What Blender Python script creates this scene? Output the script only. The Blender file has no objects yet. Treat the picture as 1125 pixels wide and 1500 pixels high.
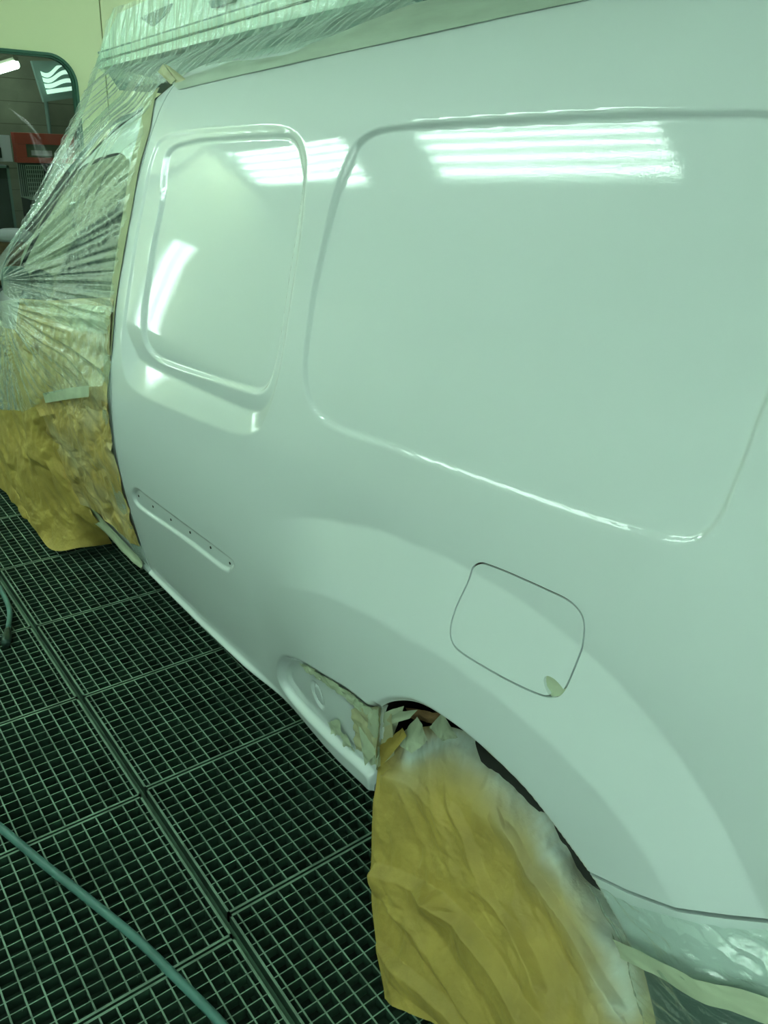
import bpy, bmesh, math, random
import numpy as np
from mathutils import Vector, Matrix, noise
random.seed(7)
C = bpy.context.scene.collection
SC = bpy.context.scene
PI = math.pi

# ------------------------------------------------------------------ camera, world, lamps, exposure
cam = bpy.data.cameras.new('camera'); camo = bpy.data.objects.new('camera', cam); C.objects.link(camo)
Rv = Vector((0.60760364, 0.79283485, 0.0472305)); Uv = Vector((-0.36034719, 0.22218856, 0.90597028)); Fv = Vector((-0.70779073, 0.56749021, -0.42069839))
m = Matrix((Rv, Uv, -Fv)).transposed().to_4x4(); m.translation = Vector((0, 0, 1.7)); camo.matrix_world = m
cam.sensor_fit = 'VERTICAL'; cam.sensor_height = 24.0; cam.sensor_width = 18.0; cam.lens = 1190.56/1500*24.0
cam.clip_start = .02; cam.clip_end = 60
SC.camera = camo
SC.view_settings.view_transform = 'Standard'; SC.view_settings.look = 'None'; SC.view_settings.gamma = 1
SC.view_settings.use_curve_mapping = False; SC.view_settings.exposure = 0.0
w = bpy.data.worlds.new('world'); SC.world = w; w.use_nodes = True
w.node_tree.nodes['Background'].inputs[0].default_value = (.55, .9, .70, 1); w.node_tree.nodes['Background'].inputs[1].default_value = .10
TUBE_COL = (.80, 1.0, .90); TUBE_S = 19.5
# ceiling light boxes: centre x, centre y, z, length, width, tilt about X, number of tubes
BOXES = [(-3.0, -.68, 2.82, 1.6, .50, .30), (-5.2, -.68, 2.82, 1.45, .50, .30), (1.6, -.68, 2.82, 1.6, .50, .30),
         (-4.95, 4.2, 2.86, 1.75, .62, -.30), (-2.55, 4.2, 2.86, 1.75, .62, -.30), (-.15, 4.2, 2.86, 1.75, .62, -.30)]

# ------------------------------------------------------------------ materials
def new_mat(name):
    M = bpy.data.materials.new(name); M.use_nodes = True; return M, M.node_tree, M.node_tree.nodes, M.node_tree.links
def pbr(name, col, rough=.5, metal=0, coat=0, coat_r=.03, var=None, vscale=6, bump=0, bscale=50, bdist=.002, spec=.5, stretch=None, detail=4, col2=None, attr=None):
    M, T, N, L = new_mat(name); b = N['Principled BSDF']
    b.inputs['Base Color'].default_value = (*col, 1); b.inputs['Roughness'].default_value = rough; b.inputs['Metallic'].default_value = metal
    b.inputs['Coat Weight'].default_value = coat; b.inputs['Coat Roughness'].default_value = coat_r; b.inputs['Specular IOR Level'].default_value = spec
    tc = N.new('ShaderNodeTexCoord'); mp = N.new('ShaderNodeMapping'); L.new(tc.outputs['Object'], mp.inputs[0])
    if stretch: mp.inputs['Scale'].default_value = stretch
    src = None
    if var or col2:
        nz = N.new('ShaderNodeTexNoise'); nz.inputs['Scale'].default_value = vscale; nz.inputs['Detail'].default_value = detail; L.new(mp.outputs[0], nz.inputs[0])
        r = N.new('ShaderNodeValToRGB'); v = var or 0
        c2 = col2 or tuple(max(0, c*(1-v)) for c in col); c1 = col if col2 else tuple(min(1, c*(1+v)) for c in col)
        r.color_ramp.elements[0].color = (*c2, 1); r.color_ramp.elements[1].color = (*c1, 1); r.color_ramp.elements[0].position = .35; r.color_ramp.elements[1].position = .65
        L.new(nz.outputs[0], r.inputs[0]); L.new(r.outputs[0], b.inputs['Base Color']); src = r.outputs[0]
    if attr:
        a = N.new('ShaderNodeAttribute'); a.attribute_name = attr[0]
        mx = N.new('ShaderNodeMix'); mx.data_type = 'RGBA'; L.new(a.outputs['Fac'], mx.inputs[0])
        if src: L.new(src, mx.inputs[6])
        else: mx.inputs[6].default_value = (*col, 1)
        mx.inputs[7].default_value = (*attr[1], 1); L.new(mx.outputs[2], b.inputs['Base Color'])
    if bump:
        nb = N.new('ShaderNodeTexNoise'); nb.inputs['Scale'].default_value = bscale; nb.inputs['Detail'].default_value = detail; L.new(mp.outputs[0], nb.inputs[0])
        bp = N.new('ShaderNodeBump'); bp.inputs['Strength'].default_value = bump; bp.inputs['Distance'].default_value = bdist
        L.new(nb.outputs[0], bp.inputs['Height']); L.new(bp.outputs[0], b.inputs['Normal'])
        if coat: L.new(bp.outputs[0], b.inputs['Coat Normal'])
    return M
def emit(name, col, s):
    M, T, N, L = new_mat(name); b = N['Principled BSDF']; b.inputs['Base Color'].default_value = (*col, 1)
    b.inputs['Emission Color'].default_value = (*col, 1); b.inputs['Emission Strength'].default_value = s; return M
def film(name, tint=(.92, .98, .95), opac=.13, edge=.88, rough=.13, bscale=110, bump=.35, white=(.70, .84, .77), glossmix=.6):
    # thin polythene: mostly see-through, milky where it turns edge-on or is creased
    M, T, N, L = new_mat(name); N.remove(N['Principled BSDF']); out = N['Material Output']
    tr = N.new('ShaderNodeBsdfTransparent'); tr.inputs[0].default_value = (*tint, 1)
    df = N.new('ShaderNodeBsdfDiffuse'); df.inputs[0].default_value = (*white, 1)
    gl = N.new('ShaderNodeBsdfGlossy'); gl.inputs[0].default_value = (.95, 1, .97, 1); gl.inputs[1].default_value = rough
    tc = N.new('ShaderNodeTexCoord'); nz = N.new('ShaderNodeTexNoise'); nz.inputs['Scale'].default_value = bscale; nz.inputs['Detail'].default_value = 5; nz.inputs['Distortion'].default_value = .8
    L.new(tc.outputs['Object'], nz.inputs[0]); bp = N.new('ShaderNodeBump'); bp.inputs['Strength'].default_value = bump; bp.inputs['Distance'].default_value = .004
    L.new(nz.outputs[0], bp.inputs['Height']); L.new(bp.outputs[0], gl.inputs['Normal']); L.new(bp.outputs[0], df.inputs['Normal'])
    m1 = N.new('ShaderNodeMixShader'); m1.inputs[0].default_value = glossmix; L.new(df.outputs[0], m1.inputs[1]); L.new(gl.outputs[0], m1.inputs[2])
    lw = N.new('ShaderNodeLayerWeight'); lw.inputs[0].default_value = .45; L.new(bp.outputs[0], lw.inputs['Normal'])
    mr = N.new('ShaderNodeMapRange'); mr.inputs['From Min'].default_value = .40; mr.inputs['From Max'].default_value = 1; mr.inputs['To Min'].default_value = opac; mr.inputs['To Max'].default_value = edge
    L.new(lw.outputs['Facing'], mr.inputs[0]); m2 = N.new('ShaderNodeMixShader'); L.new(mr.outputs[0], m2.inputs[0]); L.new(tr.outputs[0], m2.inputs[1]); L.new(m1.outputs[0], m2.inputs[2])
    L.new(m2.outputs[0], out.inputs[0]); return M
PAINT = (.70, .80, .79)
MT = dict(
    paint=pbr('white_van_paint', PAINT, .45, coat=1, coat_r=.015, bump=.06, bscale=260, bdist=.0006, detail=2),
    trim=pbr('dark_plastic_trim', (.045, .11, .09), .5, bump=.3, bscale=300),
    black=pbr('black_void', (.006, .012, .009), .8),
    rubber=pbr('tyre_rubber', (.02, .025, .02), .8),
    glass_dark=pbr('van_side_glass', (.015, .045, .036), .08, coat=1),
    cavity=pbr('door_cavity', (.05, .035, .03), .7),
    grate=pbr('grating_bar_tops', (.17, .28, .20), .55, var=.35, vscale=9, bump=.5, bscale=90, bdist=.002),
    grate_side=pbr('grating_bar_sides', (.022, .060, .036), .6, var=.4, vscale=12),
    beam=pbr('grating_support_beam', (.07, .16, .095), .6, var=.3, vscale=8),
    pit=pbr('pit_floor', (.012, .035, .02), .9, var=.5, vscale=3),
    paper=pbr('kraft_masking_paper', (.42, .325, .07), .62, var=.14, vscale=9, bump=.55, bscale=48, bdist=.005, detail=6, attr=('spray', (.66, .80, .74))),
    paper_thin=pbr('film_backed_kraft_paper', (.48, .37, .11), .34, var=.25, vscale=22, bump=.6, bscale=40, bdist=.005, detail=6, attr=('spray', (.66, .80, .74))),
    tape=pbr('masking_tape', (.44, .46, .27), .5, var=.08, vscale=14, bump=.3, bscale=90, bdist=.001),
    tape_pale=pbr('masking_tape_pale', (.46, .55, .38), .38, var=.10, vscale=12, bump=.4, bscale=60, bdist=.002),
    film=film('masking_film'),
    film_soft=film('masking_film_tight', opac=.20, edge=.7, rough=.14, bscale=45, bump=.7),
    hose=pbr('air_hose_rubber', (.08, .21, .18), .42, var=.15, vscale=10, bump=.15, bscale=200),
    fitting=pbr('hose_fitting', (.05, .10, .08), .35, metal=.6),
    wall=pbr('booth_wall_paint', (.76, .82, .50), .42, var=.02, vscale=1.5),
    wall_in=pbr('booth_wall_panel', (.82, .88, .80), .5, var=.02, vscale=1.5),
    seam=pbr('wall_seam', (.02, .05, .03), .7),
    rubber_green=pbr('window_rubber', (.04, .14, .09), .5),
    block=pbr('workshop_block_wall', (.20, .22, .15), .8, var=.12, vscale=5),
    mortar=pbr('mortar', (.13, .14, .09), .9),
    tube=emit('fluorescent_tube', TUBE_COL, TUBE_S),
    tube_w=emit('workshop_tube', (.8, 1, .9), 16.0),
    reflection_glow=emit('painted_tube_reflection', (.72, 1.0, .86), .8),  # glow standing in for tubes reflected in the window
    tray=pbr('lamp_tray', (.42, .50, .45), .5),
    red=pbr('red_painted_steel', (.50, .09, .06), .5),
    dgreen=pbr('dark_cabinet_paint', (.02, .04, .03), .5),
    pane_g=pbr('cabinet_pane', (.22, .30, .22), .3),
    white=pbr('white_plastic', (.75, .78, .85), .4),
    brown=pbr('brown_fibre', (.20, .12, .05), .8, var=.3, vscale=20),
    wire=pbr('wire_steel', (.35, .45, .38), .4),
    alu=pbr('rack_aluminium', (.62, .78, .66), .4, var=.04, vscale=3),
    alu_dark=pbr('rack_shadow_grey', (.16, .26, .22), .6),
)
def glass_mat():
    M, T, N, L = new_mat('window_glass'); N.remove(N['Principled BSDF']); out = N['Material Output']
    tr = N.new('ShaderNodeBsdfTransparent'); tr.inputs[0].default_value = (.86, .95, .89, 1)
    gl = N.new('ShaderNodeBsdfGlossy'); gl.inputs[1].default_value = .02; fr = N.new('ShaderNodeFresnel'); fr.inputs[0].default_value = 1.45
    mx = N.new('ShaderNodeMixShader'); L.new(fr.outputs[0], mx.inputs[0]); L.new(tr.outputs[0], mx.inputs[1]); L.new(gl.outputs[0], mx.inputs[2]); L.new(mx.outputs[0], out.inputs[0]); return M
MT['glass'] = glass_mat()

# ------------------------------------------------------------------ mesh helpers
def tag(o, label=None, cat=None, group=None, kind=None):
    if label: o['label'] = label
    if cat: o['category'] = cat
    if group: o['group'] = group
    if kind: o['kind'] = kind
    return o
def link(name, verts, faces, mat, parent=None, smooth=True, attr=None, origin=True):
    me = bpy.data.meshes.new(name); verts = [tuple(v) for v in verts]
    org = Vector((0, 0, 0))
    if parent is None and origin:
        xs = [v[0] for v in verts]; ys = [v[1] for v in verts]; zs = [v[2] for v in verts]
        org = Vector(((min(xs)+max(xs))/2, (min(ys)+max(ys))/2, min(zs)))
    elif parent is not None: org = wloc(parent)
    me.from_pydata([(v[0]-org[0], v[1]-org[1], v[2]-org[2]) for v in verts], [], faces); me.update()
    if attr:
        a = me.attributes.new(attr[0], 'FLOAT', 'POINT'); a.data.foreach_set('value', attr[1])
    me.materials.append(MT[mat] if isinstance(mat, str) else mat)
    if smooth: me.polygons.foreach_set('use_smooth', [True]*len(me.polygons))
    o = bpy.data.objects.new(name, me); C.objects.link(o)
    if parent is not None: o.parent = parent
    else: o.location = org
    return o
def wloc(o):
    v = Vector(o.location)
    while o.parent: o = o.parent; v += Vector(o.location)
    return v
def thing(name, label, cat, loc, group=None):
    o = bpy.data.objects.new(name, None); o.empty_display_size = .1; C.objects.link(o); o.location = loc
    return tag(o, label, cat, group)
class MB:
    def __init__(s): s.v = []; s.f = []
    def box(s, x0, x1, y0, y1, z0, z1, M=None):
        b = len(s.v); P = [(x, y, z) for x in (x0, x1) for y in (y0, y1) for z in (z0, z1)]
        if M: P = [tuple(M @ Vector(p)) for p in P]
        s.v += P; s.f += [tuple(b+i for i in q) for q in ((0, 1, 3, 2), (4, 6, 7, 5), (0, 4, 5, 1), (2, 3, 7, 6), (0, 2, 6, 4), (1, 5, 7, 3))]; return s
    def tube(s, pts, r, n=10, cap=True, rr=None):
        pts = [Vector(p) for p in pts]; b = len(s.v); up = Vector((0, 0, 1)); m = len(pts)
        for i, p in enumerate(pts):
            t = (pts[min(i+1, m-1)]-pts[max(i-1, 0)]).normalized()
            a = t.cross(up) if abs(t.z) < .95 else t.cross(Vector((1, 0, 0))); a.normalize(); c = t.cross(a); q = rr[i] if rr else r
            for k in range(n): s.v.append(tuple(p+a*(q*math.cos(2*PI*k/n))+c*(q*math.sin(2*PI*k/n))))
        for i in range(m-1):
            for k in range(n): s.f.append((b+i*n+k, b+i*n+(k+1) % n, b+(i+1)*n+(k+1) % n, b+(i+1)*n+k))
        if cap: s.f += [tuple(b+k for k in range(n))[::-1], tuple(b+(m-1)*n+k for k in range(n))]
        return s
    def build(s, name, mat, parent=None, smooth=False): return link(name, s.v, s.f, mat, parent, smooth)
def cr(p0, p1, p2, p3, t):
    return .5*((2*p1)+(-p0+p2)*t+(2*p0-5*p1+4*p2-p3)*t*t+(-p0+3*p1-3*p2+p3)*t**3)
def spline(pts, n, closed=False):
    P = np.array(pts, float); m = len(P); out = []
    segs = m if closed else m-1
    for k in range(n if closed else n+1):
        s = k/n*segs; i = min(int(s), segs-1); t = s-i
        g = (lambda j: P[j % m]) if closed else (lambda j: P[max(0, min(m-1, j))])
        out.append(cr(g(i-1), g(i), g(i+1), g(i+2), t))
    return np.array(out)
def sheet(name, rows, nu, nv, mat, parent=None, disp=None, attr=None, smooth=True, mask=None, thick=0):
    """surface through a grid of world points (rows top to bottom), displaced along its normal"""
    R = np.array([spline(r, nu) for r in rows]); S = np.array([spline(R[:, j], nv) for j in range(nu+1)]).transpose(1, 0, 2)
    du = np.gradient(S, axis=1); dv = np.gradient(S, axis=0); N = np.cross(du, dv); N /= (np.linalg.norm(N, axis=2, keepdims=True)+1e-9)
    # normals towards the booth aisle (-y)
    if N[:, :, 1].mean() > 0: N = -N
    D = np.zeros(S.shape[:2]); A = []
    for i in range(nv+1):
        for j in range(nu+1):
            if disp: D[i, j] = disp(j/nu, i/nv, Vector(S[i, j]))
    S = S+N*D[:, :, None]; V = S.reshape(-1, 3); F = []
    for i in range(nv):
        for j in range(nu):
            if mask and not mask((j+.5)/nu, (i+.5)/nv): continue
            a = i*(nu+1)+j; F.append((a, a+nu+1, a+nu+2, a+1))
    at = None
    if attr: at = (attr[0], [attr[1](k % (nu+1)/nu, k//(nu+1)/nv, V[k]) for k in range(len(V))])
    o = link(name, V, F, mat, parent, smooth, attr=at)
    if thick:
        md = o.modifiers.new('s', 'SOLIDIFY'); md.thickness = thick
    return o
def nz(x, y, z=0): return noise.noise(Vector((x, y, z)))
def sstep(a, b, x): t = max(0, min(1, (x-a)/(b-a))); return t*t*(3-2*t)
def _hash(i, j, s):
    n = (i*374761393+j*668265263+s*2147483647) & 0xffffffff; n = ((n ^ (n >> 13))*1274126177) & 0xffffffff; return ((n ^ (n >> 16)) & 0xffff)/65535.0
def tri(x, y, s):                # continuous facets with sharp creases
    a = x+y*.577; b = y*1.155; i = math.floor(a); j = math.floor(b); fa = a-i; fb = b-j
    h00 = _hash(i, j, s); h11 = _hash(i+1, j+1, s)
    if fa > fb: h = _hash(i+1, j, s); return h00+(h-h00)*fa+(h11-h)*fb
    h = _hash(i, j+1, s); return h00+(h-h00)*fb+(h11-h)*fa
def crumple(p, s=1.0, seed=0):
    x = (p[0]*.85+p[1]*.5)*s; y = p[2]*s
    wx = nz(x*.6, y*.6, seed+.5)*.9; wy = nz(x*.6+11, y*.6, seed+.5)*.9; x += wx; y += wy; c, d = math.cos(seed+.4), math.sin(seed+.4)
    X = x*c-y*d; Y = x*d+y*c
    return (tri(X*.8, Y*.55, seed)-.5)*1.1+(tri(X*1.3+Y*.7, Y*1.9-X*.4, seed+5)-.5)*.45+(tri(X*4.1, Y*3.3, seed+9)-.5)*.16+(tri(X*8-Y*2, Y*8, seed+11)-.5)*.07

# ------------------------------------------------------------------ the side of the van as one sculpted surface
PZ=[0.1,0.2,.27,.46,.62,.74,.86,1.03,1.2,1.4,1.57,1.68,1.78,1.85,1.90,1.93,1.95]
PY=[.99,.965,.937,.899,.872,.861,.861,.877,.908,.958,1.015,1.058,1.105,1.165,1.25,1.36,1.50]
def _spline():
    # smooth table of the side profile (natural cubic through PZ, PY, then blurred)
    zz=np.arange(.05,2.0,.005); yy=np.interp(zz,PZ,PY)
    k=np.exp(-.5*(np.arange(-16,17)/7.0)**2); k/=k.sum()
    pad=np.concatenate([yy[0]+(np.arange(-16,0))*(yy[1]-yy[0]),yy,yy[-1]+np.arange(1,17)*(yy[-1]-yy[-2])])
    return zz,np.convolve(pad,k,'valid')
TZ,TY=_spline()
def base_y(X,z):
    X=np.asarray(X,float); z=np.asarray(z,float)
    ztop=np.interp(X,[-3.6,-2.9,-2.5,-2.0,-1.3,-.5,1],[1.84,1.90,1.935,1.96,2.02,2.05,2.06])
    s=np.clip((z-1.45)/.45,0,1); s=s*s*(3-2*s)
    zz=z+(1.95-ztop)*s
    y=np.interp(zz,TZ,TY)
    t=np.clip((-3.0-X)/1.4,0,1.5)
    return y+.14*t**2.2

def sdf(contour, X, Z):
    P = np.array(contour, float); A = P; B = np.roll(P, -1, axis=0)
    sh = X.shape; x = X.ravel(); z = Z.ravel(); out = np.full(x.shape, 9.0); ins = np.zeros(x.shape, bool)
    lo = P.min(0)-.15; hi = P.max(0)+.15; sel = (x > lo[0]) & (x < hi[0]) & (z > lo[1]) & (z < hi[1]); xs = x[sel]; zs = z[sel]
    d = np.full(xs.shape, 9.0); ii = np.zeros(xs.shape, bool)
    for (ax, az), (bx, bz) in zip(A, B):
        ex, ez = bx-ax, bz-az; L2 = ex*ex+ez*ez+1e-12; t = np.clip(((xs-ax)*ex+(zs-az)*ez)/L2, 0, 1)
        d = np.minimum(d, np.hypot(xs-ax-t*ex, zs-az-t*ez))
        c = ((az > zs) != (bz > zs)) & (xs < (bx-ax)*(zs-az)/((bz-az) if bz != az else 1e-12)+ax); ii ^= c
    out[sel] = d; ins[sel] = ii
    return np.where(ins, -out, out).reshape(sh)      # negative inside
def sm(a, b, x): t = np.clip((x-a)/(b-a), 0, 1); return t*t*(3-2*t)
REC1 = spline([(-2.320,1.491),(-2.358,1.578),(-2.354,1.635),(-2.223,1.662),(-2.034,1.677),(-1.848,1.688),(-1.744,1.690),(-1.689,1.673),(-1.646,1.633),(-1.621,1.593),(-1.588,1.442),(-1.567,1.300),(-1.565,1.218),(-1.579,1.170),(-1.620,1.141),(-1.712,1.127),(-1.872,1.111),(-2.074,1.091),(-2.202,1.086),(-2.278,1.113),(-2.309,1.194),(-2.314,1.345)], 160, True)
OUT1 = spline([(-2.449,1.609),(-2.406,1.665),(-2.202,1.688),(-1.996,1.700),(-1.812,1.707),(-1.705,1.695),(-1.644,1.661),(-1.608,1.605),(-1.559,1.446),(-1.534,1.248),(-1.540,1.163),(-1.557,1.107),(-1.588,1.061),(-1.670,1.028),(-1.849,1.005),(-2.148,0.976),(-2.323,0.971),(-2.399,1.004),(-2.430,1.091),(-2.426,1.232),(-2.434,1.462)], 160, True)
REC2 = spline([(-1.472,1.655),(-1.454,1.687),(-1.405,1.708),(-1.301,1.719),(-1.120,1.730),(-0.968,1.738),(-0.837,1.744),(-0.724,1.747)]+[(-.60,1.748),(-.53,1.735),(-.485,1.69),(-.468,1.62),(-.466,1.54)]+[(-0.469,1.416),(-0.468,1.374),(-0.468,1.330),(-0.470,1.283),(-0.477,1.257),(-0.494,1.236),(-0.521,1.225),(-0.556,1.218),(-0.671,1.203),(-0.884,1.185),(-1.161,1.162),(-1.285,1.152),(-1.362,1.158),(-1.414,1.188),(-1.446,1.238),(-1.463,1.306),(-1.477,1.402),(-1.487,1.510),(-1.488,1.589)], 220, True)
FLAP = spline([(-0.842,1.051),(-0.858,1.035),(-0.859,1.016),(-0.860,1.000),(-0.865,0.961),(-0.863,0.928),(-0.851,0.907),(-0.821,0.899),(-0.730,0.905),(-0.657,0.915),(-0.628,0.925),(-0.615,0.941),(-0.612,0.977),(-0.613,1.024),(-0.618,1.052),(-0.631,1.067),(-0.657,1.073),(-0.700,1.070),(-0.772,1.063),(-0.818,1.057)], 160, True)
ARCH = [tuple(p) for p in spline([(-1.123,0.306),(-1.080,0.477),(-1.073,0.583),(-1.036,0.641),(-0.983,0.690),(-0.920,0.727),(-0.852,0.742),(-0.762,0.747),(-0.662,0.737),(-0.599,0.718),(-0.502,0.672),(-0.458,0.638),(-0.424,0.601),(-0.392,0.534),(-0.362,0.441)], 120)]
ARCH = ARCH+[(ARCH[-1][0]+.02, -.3), (ARCH[0][0]-.01, -.3)]
BUMP = [(-0.524,0.675),(-0.498,0.680),(-0.428,0.708),(-0.345,0.752),(-0.295,0.778),(-0.246,0.806)]
BUMPL = BUMP+[(-.05, BUMP[-1][1]+.07), (.3, BUMP[-1][1]+.09)]
BX = [p[0] for p in BUMPL]; BZ = [p[1] for p in BUMPL]
FO = [(-1.740,0.696),(-1.486,0.876),(-1.401,0.913),(-1.225,0.971),(-1.012,1.013),(-0.832,1.027),(-0.677,1.022),(-0.538,0.994),(-0.407,0.937),(-0.329,0.882),(-0.262,0.812)]
FI = [(-1.815,0.435),(-1.548,0.664),(-1.348,0.765),(-1.121,0.832),(-0.949,0.852),(-0.770,0.871),(-0.643,0.863),(-0.516,0.842),(-0.408,0.793),(-0.361,0.757)]
SLOT = spline([(-2.391,0.618),(-2.428,0.584),(-2.419,0.551),(-2.328,0.553),(-2.030,0.588),(-1.786,0.606),(-1.726,0.633),(-1.704,0.659),(-1.748,0.665),(-1.982,0.651),(-2.284,0.632),(-2.350,0.631)], 90, True)
POCK = spline([(-1.429,0.518),(-1.493,0.477),(-1.544,0.409),(-1.560,0.355),(-1.533,0.325),(-1.453,0.324),(-1.310,0.346),(-1.199,0.359),(-1.134,0.364),(-1.099,0.358)]+[(-1.047,0.623),(-1.085,0.614),(-1.163,0.607),(-1.286,0.575),(-1.364,0.549)], 120, True)
CX, CZ = -.78, .30
def polar(pts):
    a = [math.atan2(p[1]-CZ, p[0]-CX) for p in pts]; r = [math.hypot(p[0]-CX, p[1]-CZ) for p in pts]
    k = np.argsort(a); return np.array(a)[k], np.array(r)[k]
FOa, FOr = polar(FO); FIa, FIr = polar(FI)
def softramp(d, w, h):           # 0 outside, rises to h over w with softly rounded ends
    r = .004; f = lambda x: np.where(x < -r, 0, np.where(x > r, x, (x+r)**2/(4*r)))
    return (f(d)-f(d-w))*h/w
def body_y(X, Z):
    X = np.asarray(X, float); Z = np.asarray(Z, float)
    y = base_y(X, Z)
    # door-window frame plateau and its pressed blank
    d1 = sdf(OUT1, X, Z); low = sm(1.16, 1.02, Z)
    wid = .010+.085*low
    y = y+np.where(d1 < 0, 1, 0)*(np.clip(-d1/wid, 0, 1))*(.004+.022*low)
    r1 = sdf(REC1, X, Z); y = y+.010*sm(.003, -.010, r1)
    # long rear blank
    r2 = sdf(REC2, X, Z); wtop = .5+.5*sm(1.2, 1.7, Z); y = y+.0125*sm(.002, -.008, r2)*wtop
    # wheel-arch flare: crease, band, crease
    a = np.arctan2(Z-CZ, X-CX); r = np.hypot(X-CX, Z-CZ); a = np.where(a < -1.2, a+2*PI, a)
    ro = np.interp(a, FOa, FOr); ri = np.interp(a, FIa, FIr); fade = sm(-1.62, -1.22, X)
    fl = softramp(ro-r, np.maximum(ro-ri, .02), 1.0)
    y = y-.026*fl*fade+.011*fade*np.where(ro-r > 0, 1-.0*fl, np.clip(1+(ro-r)/.22, 0, 1)**2)*sm(.15, -.1, X)*(1-fl)
    # small lip at the arch edge
    ar = sdf(ARCH, X, Z); y = y+.010*sm(.012, .0, ar)
    # moulding slot
    s = sdf(SLOT, X, Z); y = y+.008*sm(.003, -.007, s)
    # sill pocket with round embossing
    p = sdf(POCK, X, Z); y = y+.020*sm(.006, -.016, p)
    e = np.hypot((X+1.347)/.030, (Z-.448)/.040); y = y+.006*(sm(1.05, .9, e)-.6*sm(.8, .6, e))
    # bead along the sill
    zb = np.interp(X, ZBX, ZBZ); y = y-.016*np.exp(-((Z-zb-.024)/.010)**2)*sm(-1.5, -1.8, X)+.02*sm(.02, 0, Z-zb)
    return y
ZBX = [-4.6, -3.5, -2.6, -2.1, -1.6, -1.15, .3]; ZBZ = [.16, .17, .205, .222, .262, .292, .292]
TOP = [(.2, 2.045), (-.5, 2.035), (-1.3, 2.005), (-2.0, 1.945), (-2.35, 1.90), (-2.46, 1.86), (-2.55, 1.80)]+[(-2.607,1.755),(-2.710,1.727),(-2.807,1.684),(-2.909,1.633),(-3.013,1.572),(-3.202,1.437),(-3.395,1.287),(-3.627,1.114)]+[(-3.75, 1.06), (-4.1, .98), (-4.35, .86), (-4.45, .60), (-4.46, .2)]
TX = [p[0] for p in TOP][::-1]; TZt = [p[1] for p in TOP][::-1]
def clip_field(name, xs, zs, keep, mat, parent, flange=.012, yoff=0.0):
    XX, ZZ = np.meshgrid(xs, zs, indexing='ij'); G = keep(XX, ZZ); nx, nzz = XX.shape
    G = np.where(np.abs(G) < 1e-5, 1e-5, G)
    YY = body_y(XX, ZZ)+yoff
    idx = -np.ones(XX.shape, int); ins = G > 0; idx[ins] = np.arange(ins.sum())
    V = list(zip(XX[ins], YY[ins], ZZ[ins])); F = []; extra = {}; ex = []
    n4 = ins[:-1, :-1]*1+ins[1:, :-1]+ins[1:, 1:]+ins[:-1, 1:]
    full = np.argwhere(n4 == 4)
    F = [(idx[i, j], idx[i, j+1], idx[i+1, j+1], idx[i+1, j]) for i, j in full]
    base = len(V); rim = []
    for i, j in np.argwhere((n4 > 0) & (n4 < 4)):
        cyc = [(i, j), (i, j+1), (i+1, j+1), (i+1, j)]; poly = []
        for k in range(4):
            a, b = cyc[k], cyc[(k+1) % 4]
            if ins[a]: poly.append(int(idx[a]))
            if ins[a] != ins[b]:
                key = (min(a, b), max(a, b))
                if key not in extra:
                    p, q = key; t = G[p]/(G[p]-G[q]); extra[key] = base+len(ex)
                    ex.append((XX[p]+t*(XX[q]-XX[p]), ZZ[p]+t*(ZZ[q]-ZZ[p])))
                poly.append(extra[key])
        if len(poly) > 2: F.append(tuple(poly))
    if ex:
        e = np.array(ex); ey = body_y(e[:, 0], e[:, 1])+yoff; V += list(zip(e[:, 0], ey, e[:, 1]))
    F = [tuple(int(k) for k in f) for f in F]
    # folded edge all round
    cnt = {}
    for f in F:
        for a, b in zip(f, f[1:]+f[:1]): cnt[(a, b)] = 1
    V = [tuple(float(c) for c in v) for v in V]
    rimv = {}
    for (a, b) in list(cnt):
        if (b, a) not in cnt:
            for k in (a, b):
                if k not in rimv:       # own copies, so that shading breaks at the edge
                    rimv[k] = (len(V), len(V)+1); V.append(V[k]); V.append((V[k][0], V[k][1]+flange, V[k][2]))
            F.append((rimv[b][0], rimv[a][0], rimv[a][1], rimv[b][1]))
    o = link(name, V, F, mat, parent)
    return o
van = thing('cargo_van', 'white freshly painted cargo van masked with brown paper and clear film', 'van', (-2.1, 1.85, 0))
xr = np.concatenate([np.arange(-2.52, -1.9, .006), np.arange(-1.9, .16, .0045)]); zr = np.arange(.20, 2.05, .0045)
def keep_body(X, Z):
    g = X+2.498
    g = np.minimum(g, sdf(ARCH, X, Z)); f = sdf(FLAP, X, Z); g = np.minimum(g, f-.0018)
    g = np.minimum(g, np.interp(X, TX, TZt)-Z); g = np.minimum(g, Z-np.interp(X, ZBX, ZBZ))
    b = Z-np.interp(X, BX, BZ)-.003; g = np.minimum(g, np.where(X > -.62, b, 9)); g = np.minimum(g, .15-X)
    return g
clip_field('side_panel', xr, zr, keep_body, 'paint', van)
NOTCH = [(-0.626,0.938)][0]
fd = clip_field('fuel_door', np.arange(-.90, -.60, .004), np.arange(.86, 1.10, .004), lambda X, Z: np.minimum(-sdf(FLAP, X, Z)-.0014, np.hypot((X-NOTCH[0])/1.25, (Z-NOTCH[1]+.004+.3*(X-NOTCH[0]))/.62)-.022), 'paint', van, flange=.01)
def keep_door(X, Z):
    g = -2.503-X; g = np.minimum(g, np.interp(X, TX, TZt)-.02-Z); g = np.minimum(g, Z-np.interp(X, ZBX, ZBZ)-.0)
    g = np.minimum(g, sdf(WIN, X, Z)); g = np.minimum(g, np.hypot(X+3.62, Z-.34)-.37); return g
WIN = spline([(-2.590,1.578),(-2.644,1.602),(-2.741,1.607),(-2.943,1.569),(-3.096,1.504),(-3.227,1.412),(-3.401,1.299),(-3.597,1.159),(-3.549,1.060),(-3.229,1.060),(-2.855,1.126),(-2.539,1.191),(-2.536,1.315),(-2.539,1.472)], 100, True)
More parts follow.
